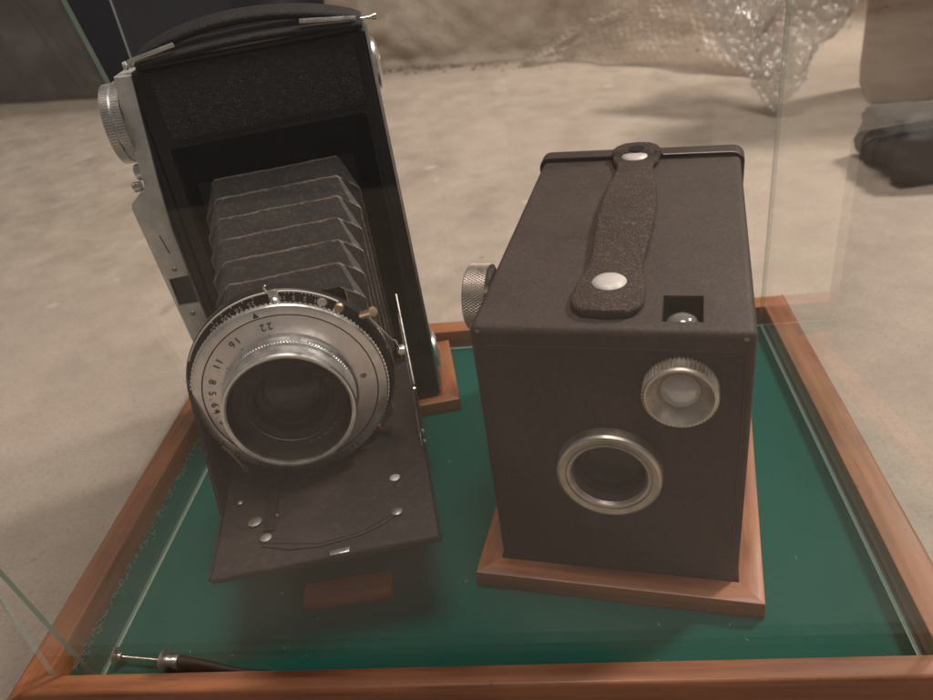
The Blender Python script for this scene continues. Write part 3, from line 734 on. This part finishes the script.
# barrel
mb = MB().lathe([(2.22, 6.95), (2.22, 7.20), (2.14, 7.28), (2.06, 7.30)], 120, TL).knurl(2.13, 7.30, 7.42, 130, .03, TL)
mb.lathe([(2.06, 7.42), (2.06, 8.05), (2.14, 8.12), (2.15, 8.24), (2.10, 8.30), (2.03, 8.30), (1.97, 8.26), (1.95, 8.10)], 120, TL)
br = mb.done('lens_barrel', M['satin'], fc, 25)
mb = MB(); ring_text(mb, 'LLLL', .15, 2.10, 7.27, 128, True, TL, step=4); mb.done('depth_mark', M['black_ink'], br)
mb = MB(); ring_text(mb, '25', .17, 2.12, 7.27, 58, True, TL, step=5); mb.done('distance_mark', M['black_ink'], br)
MB().lathe([(1.955, 8.16), (1.93, 8.0), (1.84, 7.78), (1.50, 7.68), (1.46, 7.62), (1.22, 7.56), (1.18, 7.40)], 120, TL).done('name_ring', M['bedblack'], br, 20)
mb = MB(); ring_text(mb, 'ORNAR', .22, 1.64, 7.735, -60, True, TL, step=9.5); mb.done('name_lettering', M['faint_ink'], br)
MB().lathe([(1.49, 7.67), (1.475, 7.69), (1.46, 7.67)], 96, TL).done('retaining_ring', M['dimrivet'], br)
MB().lathe([(0, 7.72), (.5, 7.69), (.9, 7.60), (1.2, 7.46)], 64, TL).done('lens_glass', M['lens'], br)
MB().lathe([(0, 7.30), (.4, 7.27), (.75, 7.18), (.98, 7.08)], 64, TL).done('inner_element', M['deep'], br)
MB().lathe([(1.20, 7.45), (1.0, 7.1), (.75, 6.7), (.7, 6.5), (0, 6.48)], 64, TL).done('iris', M['pit'], br)
# pointer, levers and screws on the shutter rim
pi_ = MB().box(-.16, .16, -.30, .22, 6.32, 6.52, .05, T=TL @ Matrix.Rotation(R(0), 4, 'Z') @ T_((.28, 3.32, 0))).lathe([(0, .14), (.10, .13), (.15, .06), (.15, 0)], 20, TL @ T_((.28, 3.16, 6.50))).done('speed_pointer', M['satin'], fc)
MB().tube([(.10, 3.50, 6.45), (.06, 3.68, 6.50), (.14, 3.76, 6.52)], .035, 6, TL).done('pointer_tip', M['rivet'], pi_)
MB().lathe([(0, .16), (.13, .15), (.17, .08), (.17, 0)], 20, TL @ T_((2.18, 2.42, 6.30))).done('brass_stud', M['brass'], fc)
lv = MB().lathe([(0, 0), (.13, 0), (.13, .5), (.17, .52), (.17, .62), (0, .64)], 20, TL @ TR((2.85, 1.98, 6.35), 0, R(50), R(30))).done('shutter_lever', M['brass'], fc)
MB().tube([(3.05, 1.85, 6.35), (3.35, 1.35, 6.35), (3.6, .85, 6.3), (3.72, .78, 6.3), (3.78, .45, 6.3), (3.80, .0, 6.25)], .035, 6, TL).done('lever_arm', M['chrome'], lv)
MB().lathe([(0, .25), (.12, .24), (.17, .15), (.17, 0)], 20, TL @ T_((3.85, .32, 6.1))).done('side_stud', M['satin'], fc)
MB().lathe([(0, .12), (.13, .11), (.18, 0)], 20, TL @ T_((2.35, -2.55, 6.2))).done('copper_stud', M['copper'], fc)
MB().tube([(-3.0, -1.9, 6.35), (-2.75, -2.4, 6.38), (-2.55, -2.95, 6.4)], .08, 8, TL).lathe([(0, .1), (.12, .08), (.15, 0)], 16, TL @ T_((-2.5, -3.0, 6.4))).done('release_lever', M['dull'], fc)

# ------------------------------------------------------------------ cable release lying at the front left
cr = thing('cable_release', 'metal plunger of a black cable release lying on the felt by the front rail', 'cable release', (0, 0, 0))
p0 = Vector((-13.35, -2.72, .42)); p1 = Vector((-11.55, -2.92, .40)); d = (p1 - p0).normalized()
Q = d.to_track_quat('Z', 'Y').to_matrix().to_4x4()
MB().lathe([(0, -.03), (.22, -.03), (.30, .0), (.31, .05), (.24, .10), (.14, .13), (.14, .24), (.07, .26)], 32, T_(p0) @ Q).done('plunger_button', M['chrome'], cr)
MB().lathe([(.055, .2), (.055, 1.75)], 16, T_(p0) @ Q).done('plunger_rod', M['chrome'], cr)
MB().lathe([(0, 0), (.30, 0), (.38, .03), (.39, .08), (.34, .13), (.20, .18), (.20, .40), (.24, .44), (.24, .62), (.17, .66), (0, .66)], 32, T_(p1) @ Q).done('collar', M['satin'], cr)
e = p1 + d * .6
path = [e, e + d * .8 + Vector((0, 0, -.02)), e + d * 1.6 + Vector((0, -.02, -.12)), e + d * 2.6 + Vector((0, -.04, -.2)), e + Vector((3.9, -.42, -.27))]
# smooth the path
def catmull(P, n=10):
    P = [Vector(p) for p in P]; out = []
    for i in range(len(P) - 1):
        a = P[max(i - 1, 0)]; b = P[i]; c_ = P[i + 1]; dd = P[min(i + 2, len(P) - 1)]
        for k in range(n):
            t = k / n; out.append(.5 * ((2 * b) + (c_ - a) * t + (2 * a - 5 * b + 4 * c_ - dd) * t * t + (3 * b - a - 3 * c_ + dd) * t ** 3))
    return out + [P[-1]]
pp = catmull(path); MB().tube(pp, [max(.12, .22 - .10 * min(1, k / 22)) for k in range(len(pp))], 12).done('cable', M['cable'], cr)

# ------------------------------------------------------------------ things on the floor behind
def lumpy(name, mat, x0, x1, y0, y1, z0, z1, bev, amp, rz, label, cat, sc=.12, cuts=14, parent=None):
    t = bmesh.new(); bmesh.ops.create_cube(t, size=1)
    bmesh.ops.subdivide_edges(t, edges=list(t.edges), cuts=cuts, use_grid_fill=True)
    sx, sy, sz = x1 - x0, y1 - y0, z1 - z0; hx, hy, hz = sx / 2, sy / 2, sz / 2
    for v in t.verts:
        p = Vector((v.co.x * sx, v.co.y * sy, v.co.z * sz))
        q = Vector((max(-hx + bev, min(hx - bev, p.x)), max(-hy + bev, min(hy - bev, p.y)), max(-hz + bev, min(hz - bev, p.z))))
        dlt = p - q
        if dlt.length > 1e-6: p = q + dlt.normalized() * bev
        nn = p.normalized()
        p += nn * amp * (noise.noise(p * sc + Vector((x0, y0, 0))) + .5 * noise.noise(p * sc * 3))
        v.co = p
    mb = MB(); mb._add(t, T_((0, 0, hz)))
    o = mb.done(name, mat, parent, 70)
    if parent is None:
        o.location = Vector(((x0 + x1) / 2, (y0 + y1) / 2, z0)) * S; o.rotation_euler = (0, 0, rz); tag(o, label, cat)
    return o
lumpy('navy_bag', M['navy'], -84, -26, 90, 106, FZ, 24, 1.2, 1.0, R(-15), 'dark navy cloth bag against the wall behind the folding camera', 'bag', .09)
lumpy('cardboard_box', M['card'], -125, -80, 95, 125, FZ, 30, .8, .3, R(-8), 'brown cardboard box standing at the far left of the wall', 'box', .05)
bb = lumpy('black_bag', M['bag'], 26.0, 44, 33.5, 41, FZ, 2.4, 1.1, 1.0, R(-5), 'small slumped black bag on the floor to the right of the case', 'bag', .5, 24)
lumpy('cardboard_sheet', M['cardr'], 31, 73, 50, 56, FZ, 26, .6, .4, R(-6), 'dull brown board standing at the back right beside the bubble wrap', 'board', .05)
# bubble wrap: film with rows of bubbles
def wrapsheet(name, fn, nu, nv, L, Wd, label, mat, bh):
    pitch = .85
    def surf(u, v):
        p = Vector(fn(u, v)); e_ = 1e-3
        du = Vector(fn(min(u + e_, 1), v)) - Vector(fn(max(u - e_, 0), v)); dv = Vector(fn(u, min(v + e_, 1))) - Vector(fn(u, max(v - e_, 0)))
        nn = du.cross(dv); nn = nn.normalized() if nn.length > 1e-9 else Vector((0, 0, 1))
        a = u * L / pitch; b = v * Wd / (pitch * .866); row = math.floor(b)
        best = 9
        for rr in (row, row + 1):
            off = .5 * (rr % 2); ca = round(a - off) + off
            dd = math.hypot(a - ca, (b - rr) * .866); best = min(best, dd)
        h = bh * math.sqrt(max(0, 1 - (best / .42) ** 2)) if best < .42 else 0
        return p + nn * h
    o = grid(name, mat, surf, nu, nv); tag(o, label, 'bubble wrap', 'bubble wrap heaped by the wall'); return o
def w1(u, v):
    # low heap along the wall: front edge on the floor, rising to the wall
    x = 0 + 27.5 * u + 2.0 * nz(v * 3, 1, 2); yf = 81 - 27 * max(0, u - .25) ** 1.1 - 1.2 * math.sin(u * 19) * .4
    yb_ = 84 - 12 * u
    hmax = (.9 + 7.5 * min(1, u * 2.0) ** 1.0)
    z = FZ + .15 + hmax * (1 - (1 - v) ** 1.6) + .8 * v * nz(u * 7, v * 3, 4) + .35 * nz(u * 22, v * 9, 1) * min(1, v * 4)
    return (x + 2.2 * v, yf + (yb_ - yf) * v + .8 * nz(u * 9, v * 6, 7), z)
wrapsheet('bubble_wrap', w1, 280, 110, 32, 13, 'milky flattened heap of bubble wrap lying along the wall', M['wrap2'], .13)
def w2(u, v):
    # nearer flap: lower left edge slopes down to the floor, sheet runs up and right
    a = Vector((15.4, 61.5, 9.8)); b = Vector((22.6, 51.8, FZ + .3))
    e0 = a + (b - a) * u; dirv = Vector((12.5, 5.0, 7.5 + 9.0 * u))
    p = e0 + dirv * v
    k = min(1, v * 5 + .25)
    n1 = nz(u * 5, v * 5, 2); n2 = nz(u * 13, v * 12, 5); n3 = nz(u * 28, v * 26, 9)
    return p + Vector((.6 * n1, -1.6 * n1 - .9 * n2 * k - .35 * n3, .7 * n2 * k + .4 * n3)) + Vector((0, -2.0 * math.sin(PI * v), 0))
wrapsheet('bubble_wrap', w2, 190, 190, 16, 17, 'crumpled sparkling sheet of bubble wrap hanging down in front of the flat heap', M['wrap'], .25)
# crumbs fallen from the wall: loose, uncountable
mb = MB()
for k in range(150):
    x = random.uniform(-24, 6) if k < 90 else random.uniform(-50, 40); y = (84.0 - .28 * x if x < 5 else 82.6) - abs(random.gauss(0, 2.0)); r = random.uniform(.06, .36) * (1.6 if random.random() < .08 else 1)
    t = bmesh.new(); bmesh.ops.create_icosphere(t, subdivisions=1, radius=r)
    for v in t.verts: v.co *= random.uniform(.6, 1.15); v.co.z *= .6
    mb._add(t, T_((x, y, FZ + r * .3)))
o = mb.done('wall_crumbs', M['rubble'], None, smooth=False); o['kind'] = 'stuff'; tag(o, 'brown crumbs of plaster fallen along the foot of the wall', 'debris')

# ------------------------------------------------------------------ camera, light
cam = bpy.data.cameras.new('camera'); co = bpy.data.objects.new('camera', cam); COL.objects.link(co)
co.location = Vector((2.8456, -18.4646, 22.1920)) * S
co.rotation_euler = (.99366, .13203, .06487)
cam.sensor_width = 36; cam.lens = 775.9 / 933 * 36; cam.clip_start = .005; cam.clip_end = 30
cam.dof.use_dof = True; cam.dof.focus_distance = .262; cam.dof.aperture_fstop = 18
scene.camera = co
def area(name, loc, tgt, size, power, col, shape='DISK'):
    l = bpy.data.lights.new(name, 'AREA'); l.shape = shape; l.size = size; l.energy = power; l.color = col
    o = bpy.data.objects.new(name, l); COL.objects.link(o); o.location = loc
    o.rotation_euler = (Vector(tgt) - Vector(loc)).to_track_quat('-Z', 'Y').to_euler(); return o
area('ceiling_lamp', (1.10, .80, 1.35), (0, .25, 0), .24, 33, (1, .875, .79))
area('fill_light', (.15, .10, 1.8), (0, .45, 0), .7, 20, (1, .88, .80))  # added broad fill: lifts the wall and softens the shadows
wd = bpy.data.worlds.new('World'); scene.world = wd; wd.use_nodes = True
bg = wd.node_tree.nodes['Background']; bg.inputs[0].default_value = (1, .88, .81, 1); bg.inputs[1].default_value = .12
vs = scene.view_settings; vs.view_transform = 'Standard'; vs.look = 'None'; vs.exposure = 0; vs.gamma = 1
scene.render.engine = 'CYCLES'
scene.cycles.transparent_max_bounces = 24; scene.cycles.max_bounces = 10
